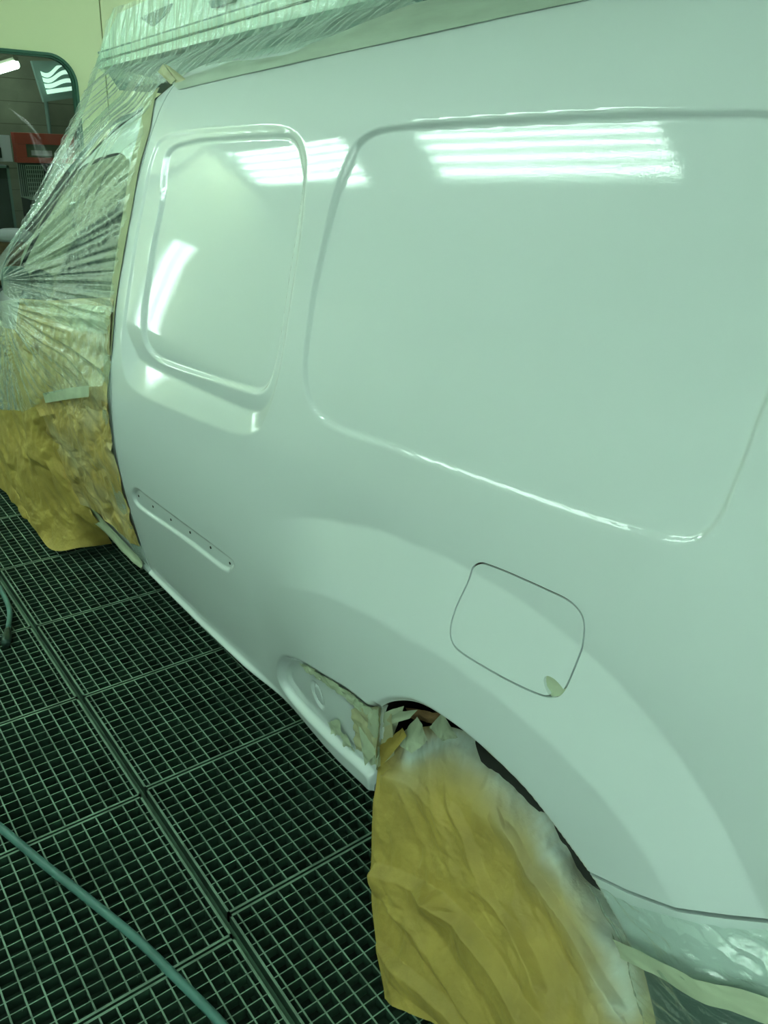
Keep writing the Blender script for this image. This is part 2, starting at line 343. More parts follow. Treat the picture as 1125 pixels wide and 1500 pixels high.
clip_field('front_door', np.arange(-4.46, -2.49, .012), np.arange(.12, 1.95, .012), keep_door, 'paint', van)
gw = np.arange(-3.62, -2.5, .03); gz = np.arange(1.0, 1.66, .03)
clip_field('door_window', gw, gz, lambda X, Z: -sdf(WIN, X, Z)+.012, 'glass_dark', van, yoff=.008)
# bumper: painted upper, dark lower
def keep_bump(X, Z, lo, hi):
    g = np.minimum(sdf(ARCH, X, Z), np.interp(X, BX, BZ)-.004-Z); dz = np.interp(X, BX, BZ)-Z
    g = np.minimum(g, hi-dz); g = np.minimum(g, dz-lo); g = np.minimum(g, .18-X); return np.where(X > -.62, g, -1)
bmp = clip_field('rear_bumper', np.arange(-.62, .19, .006), np.arange(.10, .95, .006), lambda X, Z: keep_bump(X, Z, -1, .125), 'paint', van)
bl = clip_field('bumper_lower_trim', np.arange(-.62, .19, .006), np.arange(.10, .95, .006), lambda X, Z: np.minimum(keep_bump(X, Z, .125, .62), Z-.18), 'trim', van, yoff=.012)
tag(bl, 'dark plastic lower bumper')
# fuel filler pocket, door-gap backing
q = MB(); q.box(-.90, -.60, .895, .97, .86, 1.10); q.build('fuel_pocket', 'cavity', van)
# roof, windscreen and bonnet loft from the edge curve to the far side
def loft(name, x0, x1, mat, n=36, ny=18):
    V = []; F = []
    for i in range(n+1):
        X = x0+(x1-x0)*i/n; z = float(np.interp(X, TX, TZt)); yb = float(base_y(X, z)); yb = min(yb, 1.45)
        for j in range(ny+1):
            t = j/ny; s = math.sin(PI*t)**.7
            bow = .30*sstep(-2.4, -2.9, X)*s
            V.append((X-bow, yb+(3.7-2*yb)*t, z-.004+s*(.045+.16*sstep(-2.35, -2.62, X)*sstep(-3.6, -3.2, X)*.6)))
    for i in range(n):
        for j in range(ny): a = i*(ny+1)+j; F.append((a, a+1, a+ny+2, a+ny+1))
    return link(name, V, F, mat, van)
loft('roof', .15, -2.58, 'paint'); loft('windscreen', -2.58, -3.58, 'glass_dark'); loft('bonnet', -3.58, -4.45, 'paint')
V = []; F = []
for i in range(40):
    X = .15-4.6*i/39; zt_ = float(np.interp(X, TX, TZt)); zb_ = float(np.interp(X, ZBX, ZBZ))
    for j in range(14): z = zb_+(zt_-zb_)*j/13; V.append((X, 3.7-min(1.45, float(base_y(X, z))), z))
for i in range(39):
    for j in range(13): a = i*14+j; F.append((a, a+1, a+15, a+14))
link('far_side_panel', V, F, 'paint', van)
q = MB(); q.box(.10, .15, .96, 2.74, .3, 1.9); q.build('rear_door', 'paint', van)
q = MB(); q.box(-4.3, .1, 1.02, 2.68, .26, .42); q.build('underbody', 'black', van)
# arch liner (half barrel behind the opening) and wheels
V = []; F = []
for i in range(41):
    a = PI*1.12*i/40-.06*PI
    for yy in (.885, 1.25): V.append((-.765+.43*math.cos(a), yy+.04, .34+.40*math.sin(a)))
for i in range(40): F.append((2*i, 2*i+1, 2*i+3, 2*i+2))
b = len(V); V += [(-1.25, 1.28, .1), (-.28, 1.28, .1), (-.28, 1.28, .8), (-1.25, 1.28, .8)]; F.append((b, b+1, b+2, b+3))
link('wheel_arch_liner', V, F, 'cavity', van)
def wheel(x, name, y0=.96):
    prof_ = [(.19, 0), (.20, -.012), (.285, -.012), (.312, .012), (.318, .05), (.318, .16), (.30, .19), (.19, .19)]
    n = 48; V = []; F = []
    for k in range(n):
        a = 2*PI*k/n
        for r, yy in prof_: V.append((x+r*math.cos(a), y0+yy, .318+r*math.sin(a)))
    mm = len(prof_)
    for k in range(n):
        for j in range(mm-1): F.append((k*mm+j, k*mm+j+1, ((k+1) % n)*mm+j+1, ((k+1) % n)*mm+j))
    t = link(name, V, F, 'rubber', van)
    q = MB(); q.tube([(x, y0+.03, .318), (x, y0+.15, .318)], .195, 32); q.tube([(x, y0+.005, .318), (x, y0+.03, .318)], .05, 16)
    q.build('wheel_rim', 'wire', t); return t
wheel(-.765, 'rear_wheel'); wheel(-3.62, 'front_wheel')
# wing mirror under the film
def ellipsoid(cx, cy, cz, rx, ry, rz, n=20, e=.6):
    V = []; F = []
    for i in range(n+1):
        th = -PI/2+PI*i/n
        for j in range(n*2):
            ph = PI*j/n; f = lambda v: math.copysign(abs(v)**e, v)
            V.append((cx+rx*f(math.cos(th))*f(math.cos(ph)), cy+ry*f(math.cos(th))*f(math.sin(ph)), cz+rz*f(math.sin(th))))
    for i in range(n):
        for j in range(2*n): F.append((i*2*n+j, i*2*n+(j+1) % (2*n), (i+1)*2*n+(j+1) % (2*n), (i+1)*2*n+j))
    return V, F
V, F = ellipsoid(-3.44, .86, 1.11, .045, .05, .06); wm = link('wing_mirror', V, F, 'trim', van)
q = MB(); q.tube([(-3.40, .86, 1.06), (-3.42, .95, 1.03)], .03, 10); q.build('mirror_arm', 'trim', wm, True)
# small clip holes in the slot
for h in [(-2.389,0.877,0.591),(-2.269,0.876,0.600),(-2.130,0.874,0.611),(-1.991,0.872,0.627),(-1.857,0.871,0.637),(-1.743,0.871,0.640)]:
    q = MB(); y_ = float(body_y(h[0], h[2])); q.tube([(h[0], y_-.0012, h[2]), (h[0], y_+.004, h[2])], .0042, 12); q.build('clip_hole', 'black', van)

# ------------------------------------------------------------------ booth shell
XF = -6.0
def struct(name, mb, mat, smooth=False):
    o = mb.build(name, mat, None, smooth); o['kind'] = 'structure'; return o
# front wall with a rounded glazed opening
WY0, WY1, WZ0, WZ1, WR = .75, 2.035, .45, 2.055, .16
def rrect(y0, y1, z0, z1, r, n=10):
    out = []
    for cy, cz, a0 in ((y1-r, z1-r, 0), (y0+r, z1-r, PI/2), (y0+r, z0+r, PI), (y1-r, z0+r, 1.5*PI)):
        for k in range(n+1): a = a0+PI/2*k/n; out.append((cy+r*math.cos(a), cz+r*math.sin(a)))
    return out
inn = rrect(WY0, WY1, WZ0, WZ1, WR)
def ring(name, inner, outer, x0, x1, mat, kind='structure', parent=None):
    n = len(inner); V = [(x1, y, z) for y, z in inner]+[(x1, y, z) for y, z in outer]+[(x0, y, z) for y, z in inner]+[(x0, y, z) for y, z in outer]; F = []
    for k in range(n):
        l = (k+1) % n; F += [(k, l, n+l, n+k), (2*n+k, 3*n+k, 3*n+l, 2*n+l), (k, 2*n+k, 2*n+l, l), (n+k, n+l, 3*n+l, 3*n+k)]
    o = link(name, V, F, mat, parent, False)
    if parent is None: o['kind'] = kind
    return o
def to_rect(pts, y0, y1, z0, z1):
    out = []; cy, cz = (WY0+WY1)/2, (WZ0+WZ1)/2
    for y, z in pts:
        dy, dz = y-cy, z-cz; t = min(((y1 if dy > 0 else y0)-cy)/dy if abs(dy) > 1e-9 else 1e9, ((z1 if dz > 0 else z0)-cz)/dz if abs(dz) > 1e-9 else 1e9); out.append((cy+dy*t, cz+dz*t))
    return out
# door leaf holding the window, then the fixed wall beyond the seam
DY = 2.243
ring('wall_front', inn, to_rect(inn, -.35, DY, 0, 3.1), XF-.06, XF, 'wall')
q = MB(); q.box(XF-.06, XF, DY+.008, 5.3, 0, 3.1); q.box(XF-.06, XF, -1.9, -.35, 0, 3.1); struct('wall_front_side', q, 'wall')
q = MB(); q.box(XF-.07, XF-.03, DY-.01, DY+.02, 0, 3.1); struct('trim_1', q, 'seam')
out_ = rrect(WY0-.016, WY1+.016, WZ0-.016, WZ1+.016, WR+.016)
wf = ring('window_1', inn, out_, XF-.01, XF+.02, 'rubber_green')
inn2 = rrect(WY0+.012, WY1-.012, WZ0+.012, WZ1-.012, WR-.012); ring('window_gasket', inn2, inn, XF-.03, XF+.006, 'rubber_green', parent=wf)
V = [(XF-.02, y, z) for y, z in inn2]; link('window_pane', V, [tuple(range(len(V)))], 'glass', wf, False)
q = MB(); q.box(XF, 3.6, -1.96, -1.9, 0, 3.1); struct('wall_left', q, 'wall_in')
q = MB(); q.box(XF, 3.6, 5.3, 5.36, 0, 3.1); struct('wall_right', q, 'wall_in')
q = MB(); q.box(3.6, 3.66, -1.96, 5.36, 0, 3.1); struct('wall_back', q, 'wall_in')
q = MB(); q.box(XF-.06, 3.66, -1.96, 5.36, 3.1, 3.16); struct('ceiling', q, 'wall_in')
q = MB(); q.box(XF-.06, 3.66, -1.96, 5.36, -.75, -.70); struct('floor', q, 'pit')
# lamps
def lightbox(cx, cy, cz, L, W, tilt, label, grp='ceiling light boxes'):
    t = thing('ceiling_light', label, 'light', (cx, cy, cz), grp); M = Matrix.Translation((cx, cy, cz)) @ Matrix.Rotation(tilt, 4, 'X')
    q = MB(); q.box(-L/2, L/2, -W/2, W/2, .06, .075, M); q.box(-L/2, L/2, -W/2, -W/2+.012, -.02, .06, M); q.box(-L/2, L/2, W/2-.012, W/2, -.02, .06, M)
    q.box(-L/2, -L/2+.012, -W/2, W/2, -.02, .06, M); q.box(L/2-.012, L/2, -W/2, W/2, -.02, .06, M); q.build('light_tray', 'tray', t)
    for k in range(5):
        y = -W/2+W*(k+.5)/5; q = MB(); q.tube([tuple(M @ Vector((-L/2+.03, y, .02))), tuple(M @ Vector((L/2-.03, y, .02)))], .0155, 10); q.build('light_tube', 'tube', t, True)
for i, b in enumerate(BOXES):
    lightbox(*b, label='long five-tube booth ceiling light %s' % ('above the aisle side of the van' if b[1] < 1 else 'above the far side of the van'), grp='aisle side ceiling lights' if b[1] < 1 else 'far side ceiling lights')
# upright corner light on the front wall, low on the aisle side
t = thing('wall_light', 'upright two-tube light on the front booth wall, aisle side', 'light', (XF+.03, -.78, .7))
q = MB(); q.box(XF+.005, XF+.02, -.87, -.69, .7, 1.98); q.build('light_tray', 'tray', t)
for y in (-.83, -.73): q = MB(); q.tube([(XF+.05, y, .74), (XF+.05, y, 1.95)], .010, 10); q.build('light_tube', 'tube', t, True)

# upright lights added on the aisle wall as fill for the lower panel
for x in (.55, 1.35):
    t = thing('wall_light', 'added upright two-tube fill light on the aisle wall %s' % ('nearer the van tail' if x > 1 else 'nearer the wheel'), 'light', (x, -1.88, .4), 'added aisle wall fill lights')
    q = MB(); q.box(x-.16, x+.16, -1.895, -1.88, .4, 2.0); q.build('light_tray', 'tray', t)
    for dx in (-.07, .07): q = MB(); q.tube([(x+dx, -1.85, .45), (x+dx, -1.85, 1.95)], .02, 10); q.build('light_tube', 'tube', t, True)

# ------------------------------------------------------------------ workshop seen through the window
WX = -9.2
q = MB(); q.box(WX-.1, WX, -1, 6, 0, 3.4); wb = struct('wall_workshop', q, 'block')
q = MB()
for k in range(1, 14): q.box(WX-.001, WX+.004, -1, 6, .2*k+.02, .2*k+.028)
q.build('mortar_joint', 'mortar', wb)
q = MB(); q.box(WX-.1, XF-.06, -1, 6, -.02, 0); struct('floor_workshop', q, 'pit')
q = MB(); q.box(WX-.1, XF-.06, -1, 6, 3.4, 3.45); struct('ceiling_workshop', q, 'block')
fl_ = [(-8.800,1.958,1.952),(-8.200,2.300,2.097)]
t = thing('workshop_light', 'single fluorescent strip glowing in the room behind the window', 'light', fl_[1]); q = MB(); q.tube(fl_, .035, 10); q.build('light_tube', 'tube_w', t, True)
q = MB(); q.tube([(p[0], p[1], p[2]+.05) for p in fl_], .03, 6); q.build('light_housing', 'block', t)
t = thing('workshop_light', 'added fluorescent strip brightening the room behind the window, out of direct view', 'light', (-7.4, 1.2, 3.2)); q = MB(); q.tube([(-7.4, .6, 3.2), (-7.4, 2.6, 3.2)], .035, 10); q.build('light_tube', 'tube_w', t, True)  # unseen extra strip, added to brighten the workshop
q = MB(); q.box(-7.45, -7.35, .55, 2.65, 3.24, 3.4); q.build('light_housing', 'block', t)
# glowing wavy strips added to imitate booth tubes reflected in the window glass
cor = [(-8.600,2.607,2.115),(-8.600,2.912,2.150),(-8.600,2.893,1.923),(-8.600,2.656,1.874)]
refl = thing('glass_reflection', None, None, cor[3]); refl['kind'] = 'structure'
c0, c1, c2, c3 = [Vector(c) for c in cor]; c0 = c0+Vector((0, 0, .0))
V = []; F = []
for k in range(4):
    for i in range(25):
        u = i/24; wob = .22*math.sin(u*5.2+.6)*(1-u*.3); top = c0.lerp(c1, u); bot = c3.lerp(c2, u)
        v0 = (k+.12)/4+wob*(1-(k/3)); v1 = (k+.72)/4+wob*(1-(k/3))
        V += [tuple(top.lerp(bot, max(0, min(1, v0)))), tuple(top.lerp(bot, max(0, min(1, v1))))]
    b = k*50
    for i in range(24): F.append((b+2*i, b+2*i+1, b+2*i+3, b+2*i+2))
link('reflection_strip', V, F, 'reflection_glow', refl)
V = [tuple(c+Vector((-.03, 0, 0))) for c in (c0+Vector((0, -.05, .04)), c1+Vector((0, .05, .04)), c2+Vector((0, .05, -.04)), c3+Vector((0, -.03, -.05)))]; V += [(v[0]-.05, v[1], v[2]) for v in V]
link('reflection_backing', V, [(0, 1, 2, 3), (4, 7, 6, 5), (0, 4, 5, 1), (1, 5, 6, 2), (2, 6, 7, 3), (3, 7, 4, 0)], 'alu_dark', refl, False)
q = MB(); cd = [(-9.100,2.785,1.889),(-9.100,2.790,1.556),(-9.100,2.728,0.887)]; q.tube(cd, .02, 8); tag(q.build('wall_conduit', 'alu_dark', None, True), 'thin dark conduit running down the grey block wall', 'pipe')
def xbox(a, b, X, d, mb=None):     # box between two points of the plane X, depth d towards the back
    mb = mb or MB(); y0, y1 = sorted((a[1], b[1])); z0, z1 = sorted((a[2], b[2])); mb.box(X-d, X, y0, y1, z0, z1); return mb
a, b = [(-8.200,2.205,1.564),(-8.200,2.723,1.321)]
rf = thing('red_cabinet', 'red framed cabinet with a glazed front behind the window', 'cabinet', (-8.3, (a[1]+b[1])/2, b[2]))
y0, y1, z0, z1 = a[1], b[1], b[2], a[2]; q = MB(); q.box(-8.3, -8.2, y0, y1, z1-.09, z1); q.box(-8.3, -8.2, y0, y1, z0, z0+.045); q.box(-8.3, -8.203, y0+.002, y0+.09, z0+.046, z1-.091); q.box(-8.3, -8.203, y1-.06, y1-.002, z0+.046, z1-.091); q.build('cabinet_frame', 'red', rf)
q = MB(); q.box(-8.28, -8.25, y0+.02, y1-.02, z0+.02, z1-.02); q.build('cabinet_glass', 'pane_g', rf)
q = MB(); q.box(-8.25, -8.235, y0+.14, y0+.32, z0+.06, z1-.14); q.build('paper_notice', 'white', rf)
q = MB(); q.box(-8.29, -8.20, y0+.02, y1-.02, .02, z0-.005); q.build('cabinet_base', 'dgreen', rf)
a, b = [(-8.250,1.881,1.539),(-8.250,2.180,1.325)]
q = xbox(a, b, -8.25, .04); wp = q.build('white_board', 'white'); tag(wp, 'white and violet lit board left of the red cabinet', 'board')
q = MB(); q.box(-8.245, -8.235, b[1]-.13, b[1]-.09, b[2]+.03, a[2]-.1); q.build('board_strip', 'dgreen', wp)
a, b = [(-7.900,1.661,1.311),(-7.900,2.044,0.302)]
q = xbox(a, b, -7.9, .25); dc = q.build('dark_cabinet', 'dgreen'); tag(dc, 'dark green tool cabinet below the white board', 'cabinet'); q = MB(); q.box(-7.9, -7.885, b[1]-.02, b[1], b[2], a[2]); q.box(-7.9, -7.885, a[1], b[1], a[2]-.02, a[2]); q.build('cabinet_edge', 'alu_dark', dc)
a, b = [(-7.800,2.157,1.320),(-7.800,2.298,1.048)]
q = MB(); y0, y1, z0, z1 = a[1], b[1], b[2], a[2]
for k in range(9): y = y0+(y1-y0)*k/8; q.box(-7.8, -7.794, y-.003, y+.003, z0, z1)
for k in range(9): z = z0+(z1-z0)*k/8; q.box(-7.8, -7.794, y0, y1, z-.003, z+.003)
for k in range(5): x = -7.8-.25*k/4; q.box(x-.003, x, y0, y0+.005, z0, z1); q.box(x-.003, x, y0, y1, z0, z0+.005)
wb_ = thing('wire_basket', 'wire mesh basket under the red cabinet', 'basket', (-7.9, y0, 0)); q.build('basket_mesh', 'wire', wb_); q = MB(); q.box(-8.05, -7.8, y0, y1, 0, z0-.003); q.build('basket_stand', 'dgreen', wb_)
cc = [(-7.200,1.838,0.792),(-7.200,1.852,0.895)]
can = thing('waste_drum', 'brown drum with a pale lid low behind the window', 'drum', (-7.25, cc[0][1], cc[0][2]-.35))
q = MB(); q.tube([(-7.25, cc[0][1], cc[0][2]-.35), (-7.25, cc[0][1], cc[0][2])], .15, 20); q.build('drum_body', 'brown', can, True)
q = MB(); q.tube([(-7.25, cc[0][1], cc[0][2]), (-7.25, cc[0][1], cc[0][2]+.05), (-7.25, cc[0][1], cc[0][2]+.08)], .16, 20, rr=[.16, .15, .08]); q.build('drum_lid', 'white', can, True)

# ------------------------------------------------------------------ grated floor
def grating_mesh(L, W, nx, ny):
    q = MB(); z1 = 0.0; h = .030; t = .0035
    q.box(0, L, 0, .006, -h, z1); q.box(0, L, W-.006, W, -h, z1); q.box(0, .006, 0, W, -h, z1); q.box(L-.006, L, 0, W, -h, z1)
    rnd = random.Random(int(L*1000)+nx)
    for k in range(1, nx): x = L*k/nx; q.box(x-.0013, x+.0013, .004, W-.004, -h, z1-.0012)
    for k in range(ny+1):
        y = W*(k+.5)/(ny+1) if 1 else 0; q.box(.004, L-.004, y-.0019, y+.0019, -h, z1-.0006)
    # dried overspray whiskers on the bars
    for k in range(420):
        i = rnd.randint(1, nx-1) if nx > 1 else 0; x = L*i/nx; y = rnd.uniform(.02, W-.02); a = rnd.uniform(0, 2*PI); l = rnd.uniform(.002, .006)
        if rnd.random() < .6: y = W*(rnd.randint(0, ny)+.5)/(ny+1); x = rnd.uniform(.01, L-.01)
        b = len(q.v); q.v += [(x-.001, y, -.001), (x+.001, y+.001, -.0015), (x+l*math.cos(a), y+l*math.sin(a), -.001-rnd.uniform(0, .006))]; q.f.append((b, b+1, b+2))
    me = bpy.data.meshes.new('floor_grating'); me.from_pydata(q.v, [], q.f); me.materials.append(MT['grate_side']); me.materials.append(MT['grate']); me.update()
    me.polygons.foreach_set('material_index', [1 if (abs(p.normal.z) > .7 and p.center.z > -.01) or len(p.vertices) == 3 else 0 for p in me.polygons]); return me  # upward faces and whiskers take the lighter material, sides the darker
cache = {}
ORD = ['first', 'second', 'third', 'fourth', 'fifth', 'sixth', 'seventh', 'eighth', 'ninth', 'tenth', 'eleventh']
def panel(x0, x1, y0, y1, col, k):
    L, W = round(x1-x0-.006, 3), round(y1-y0, 3); key = (L, W)
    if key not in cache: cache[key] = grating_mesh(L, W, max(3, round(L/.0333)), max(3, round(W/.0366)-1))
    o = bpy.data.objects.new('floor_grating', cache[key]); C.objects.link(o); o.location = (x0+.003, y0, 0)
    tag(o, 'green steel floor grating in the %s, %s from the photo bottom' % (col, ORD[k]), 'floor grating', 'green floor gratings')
Rx = [-6.0, -5.75, -5.25, -4.75, -4.245, -3.744, -3.244, -2.745, -2.246, -1.747, -1.249, -.749, -.25]
for k in range(len(Rx)-2, -1, -1):
    if len(Rx)-2-k-1 >= 0: panel(Rx[k], Rx[k+1], .592, 1.592, 'row under the van', len(Rx)-3-k)
Lx = [-6.0, -5.75, -5.25, -4.75, -4.25, -3.75, -3.25, -2.75, -2.252, -1.731, -1.193, -.66, -.16]
for k in range(len(Lx)-2, -1, -1):
    if len(Lx)-2-k-1 >= 0: panel(Lx[k], Lx[k+1], -.430, .573, 'row along the aisle', len(Lx)-3-k)
q = MB()
for y in (-.44, .582, 1.60, 2.62): q.box(-6, 3.6, y-.020, y+.020, -.09, -.031)
for o_ in [struct('trim_2', q, 'beam')]: pass
q = MB()
for x in Rx[1:]: q.box(x-.010, x+.010, .60, 1.58, -.07, -.031)
for x in Lx[1:]: q.box(x-.010, x+.010, -.42, .565, -.07, -.031)
struct('trim_3', q, 'beam')

# ------------------------------------------------------------------ air hoses
def wave_line(pts, n): return [tuple(p) for p in spline(pts, n)]
hp = [(-3.098,-0.307,0.012),(-2.465,0.005,0.012),(-1.996,0.167,0.012),(-1.816,0.227,0.012),(-1.645,0.279,0.012),(-1.468,0.337,0.012),(-1.304,0.388,0.012),(-1.156,0.423,0.012),(-1.015,0.454,0.012),(-0.868,0.474,0.012)]
q = MB(); q.tube(wave_line(hp, 90), .0105, 14); tag(q.build('air_hose', 'hose', None, True), 'thick teal rubber air hose crossing the gratings at bottom left', 'hose')
hp = [(-3.730,0.301,0.012),(-3.465,0.461,0.012),(-3.265,0.521,0.012),(-3.148,0.549,0.012),(-3.006,0.548,0.014),(-2.875,0.534,0.016),(-2.760,0.498,0.016)]
t = thing('air_hose', 'thin teal hose end with a dark metal coupling on the aisle gratings', 'hose', hp[-1])
q = MB(); q.tube(wave_line(hp, 30), .0095, 12); q.build('hose_tube', 'hose', t, True)
h2 = [(-2.752,0.496,0.018),(-2.656,0.462,0.018)]; q = MB(); a = Vector(h2[0]); b = Vector(h2[1]); q.tube([a, a.lerp(b, .15), a.lerp(b, .4), a.lerp(b, .45), a.lerp(b, .9), b], .014, 12, rr=[.010, .013, .013, .017, .017, .014]); q.build('hose_coupling', 'fitting', t, True)

# ------------------------------------------------------------------ masking paper
ACX, ACZ = -.765, .34
def arch_sp(u, v, p):
    d = np.hypot(SPL[:, 0]-p[0], SPL[:, 2]-p[2]); k = int(d.argmin()); d = float(d[k]); n_ = nz(p[0]*11, p[2]*11, 1)
    a = math.exp(-(d/(.021+.007*n_))**2)*(.72+.30*nz(p[0]*25, p[2]*25, 4))*(1-.5*k/60)+.25*math.exp(-(d/.055)**2)
    return max(0, min(.85, a))
rows = [[(-1.098,0.905,0.428),(-1.054,0.930,0.519),(-0.962,0.960,0.593),(-0.834,0.980,0.614),(-0.683,0.990,0.588),(-0.551,0.990,0.545)],
        [(-1.077,0.880,0.342),(-0.976,0.890,0.456),(-0.866,0.900,0.536),(-0.738,0.910,0.565),(-0.611,0.935,0.550),(-0.460,0.970,0.497)],
        [(-1.034,0.850,0.188),(-0.902,0.860,0.314),(-0.777,0.870,0.405),(-0.648,0.880,0.458),(-0.528,0.900,0.495),(-0.399,0.940,0.471)],
        [(-0.962,0.810,0.069),(-0.820,0.820,0.201),(-0.684,0.830,0.320),(-0.573,0.850,0.381),(-0.470,0.875,0.417),(-0.357,0.910,0.437)],
        [(-0.859,0.765,0.013),(-0.709,0.770,0.112),(-0.578,0.780,0.199),(-0.477,0.800,0.277),(-0.391,0.830,0.346),(-0.316,0.870,0.408)]]
SPL = spline([(-1.015,0.900,0.493),(-0.925,0.910,0.586),(-0.814,0.915,0.612),(-0.690,0.920,0.596),(-0.557,0.925,0.539),(-0.489,0.930,0.497),(-0.442,0.920,0.455),(-0.407,0.900,0.427)], 60)
FOLDS = [(.06, .52, .30, .62, .07, .020), (.30, .62, .62, .95, .09, .026), (.40, .33, .62, .80, .05, .014), (.03, .80, .34, .98, .06, .018), (.10, .18, .34, .36, .05, .010), (.62, .30, .86, .78, .06, .014), (.36, .95, .12, .66, .05, .012)]
def folds(u, v):
    h = 0
    for a, b, c, d, w_, am in FOLDS:
        ex, ey = c-a, d-b; t = ((u-a)*ex+(v-b)*ey)/(ex*ex+ey*ey); t_ = max(0, min(1, t)); qx, qy = u-a-t_*ex, v-b-t_*ey
        side = 1 if ex*(v-b)-ey*(u-a) > 0 else .35; h += am*max(0, 1-math.hypot(qx, qy)/(w_*side+.012))
    return h
def dwheel(u, v, p):
    e = sstep(0, .06, u)*sstep(0, .05, 1-u)
    g = .5*(1-abs(2*((u*2.2+v*.9+.12*nz(u*3, v*3, 5)) % 1)-1))
    return (.25+.75*e)*(.030*crumple(p, 10, 2)+.007*crumple(p, 26, 4)+.010*g*v+1.1*folds(u, v))+.004*nz(v*9, u*2, 8)
wp = sheet('wheel_masking_paper', rows, 260, 260, 'paper', None, dwheel, ('spray', arch_sp))
tag(wp, 'large brown kraft paper sheet covering the rear wheel, whitened by overspray along the arch', 'masking paper')
# torn paper and tape scraps tucked in the arch top
def scrap(pts, mat, name, label, cat='masking tape', amp=.004, n=16, seed=0):
    P = [Vector(p) for p in pts]    # four corners
    rows = [[P[0], P[0].lerp(P[1], .5), P[1]], [P[0].lerp(P[3], .5), (P[0]+P[1]+P[2]+P[3])/4+Vector((0, -.006, 0)), P[1].lerp(P[2], .5)], [P[3], P[3].lerp(P[2], .5), P[2]]]
    o = sheet(name, [[tuple(a) for a in r] for r in rows], n, n, mat, None, lambda u, v, p: amp*crumple(p, 60, seed)); tag(o, label, cat); return o
scrap([(-1.089,0.885,0.529),(-1.019,0.915,0.592),(-1.012,0.930,0.612),(-1.092,0.900,0.565)], 'tape_pale', 'tape_scrap', 'pale torn paper strip hanging in the top front of the wheel arch')
scrap([(-1.073,0.890,0.585),(-1.045,0.920,0.605),(-1.086,0.930,0.491),(-1.078,0.890,0.546)], 'tape_pale', 'tape_scrap', 'small pointed paper scrap beside the sill tape in the wheel arch', seed=2)
scrap([(-1.063,0.940,0.581),(-0.955,0.940,0.635),(-0.982,0.960,0.579),(-1.058,0.950,0.550)], 'brown', 'paper_scrap', 'dark brown folded paper scrap under the top edge of the arch', 'masking paper', seed=3)
scrap([(-1.045,0.900,0.516),(-1.011,0.930,0.595),(-0.945,0.905,0.591),(-0.975,0.890,0.542)], 'tape_pale', 'tape_scrap', 'crumpled pale tape piece on the top corner of the wheel paper', amp=.009, n=26, seed=4)
scrap([(-0.965,0.925,0.599),(-0.954,0.940,0.643),(-0.882,0.925,0.630),(-0.906,0.905,0.616)], 'tape_pale', 'tape_scrap', 'jagged pale tape tooth at the top of the wheel paper', amp=.009, n=26, seed=5)
scrap([(-1.083,0.890,0.486),(-1.033,0.910,0.560),(-1.007,0.900,0.561),(-1.062,0.880,0.445)], 'paper', 'paper_scrap', 'narrow kraft strip on the upper left edge of the wheel paper', 'masking paper', seed=6)
# sill pocket tape
def bscrap(q4, mat, name, label, off=.002, amp=.004, n=24, seed=0, cat='masking tape'):
    P = [Vector((a[0], a[1])) for a in q4]; Q = []; F = []
    for i in range(n+1):
        for j in range(n+1):
            u, v = i/n, j/n; p = P[0].lerp(P[1], u).lerp(P[3].lerp(P[2], u), v); Q.append(p+Vector((nz(v*5, seed, 0), nz(u*5, seed, 3)))*.007)
    Y = body_y(np.array([p.x for p in Q]), np.array([p.y for p in Q])); V = [(p.x, float(y)-off-amp*(.9+crumple((p.x, 0, p.y), 70, seed)), p.y) for p, y in zip(Q, Y)]
    for i in range(n):
        for j in range(n): a = i*(n+1)+j; F.append((a, a+1, a+n+2, a+n+1))
    return tag(link(name, V, F, mat), label, cat)
bscrap([(-1.163,0.540),(-1.045,0.636),(-1.071,0.464),(-1.173,0.408)], 'tape', 'masking_tape', 'wide crumpled masking tape at the rear end of the sill pocket', amp=.008, n=26, seed=7)
bscrap([(-1.088,0.593),(-1.054,0.617),(-1.085,0.414),(-1.135,0.413)], 'tape_pale', 'masking_tape', 'folded vertical tape along the front edge of the wheel arch', amp=.008, n=20, seed=8)
bscrap([(-1.410,0.516),(-1.275,0.575),(-1.289,0.539),(-1.381,0.506)], 'tape_pale', 'masking_tape', 'wrinkled clear tape in the front top of the sill pocket', amp=.008, n=24, seed=9)
bscrap([(-1.288,0.569),(-1.136,0.606),(-1.153,0.563),(-1.302,0.535)], 'tape_pale', 'masking_tape', 'wrinkled tape along the middle top of the sill pocket', amp=.008, n=26, seed=10)
bscrap([(-1.177,0.590),(-1.066,0.621),(-1.078,0.581),(-1.166,0.550)], 'tape_pale', 'masking_tape', 'bunched tape at the rear top of the sill pocket', amp=.008, n=24, seed=11)
bscrap([(-1.302,0.394),(-1.233,0.459),(-1.229,0.404),(-1.284,0.371)], 'tape_pale', 'masking_tape', 'small pale tape flake on the pocket floor', amp=.008, n=14, seed=12)
bscrap([(-1.251,0.410),(-1.208,0.426),(-1.182,0.392),(-1.231,0.376)], 'tape_pale', 'masking_tape', 'creased shiny tape strip low in the sill pocket', amp=.008, n=16, seed=13)
bscrap([(NOTCH[0]-.03, NOTCH[1]+.024), (NOTCH[0]+.022, NOTCH[1]+.024), (NOTCH[0]+.022, NOTCH[1]-.018), (NOTCH[0]-.03, NOTCH[1]-.018)], 'tape_pale', 'masking_tape', 'crumpled tape plug at the lower corner of the fuel door', off=-.010, amp=.005, seed=14)

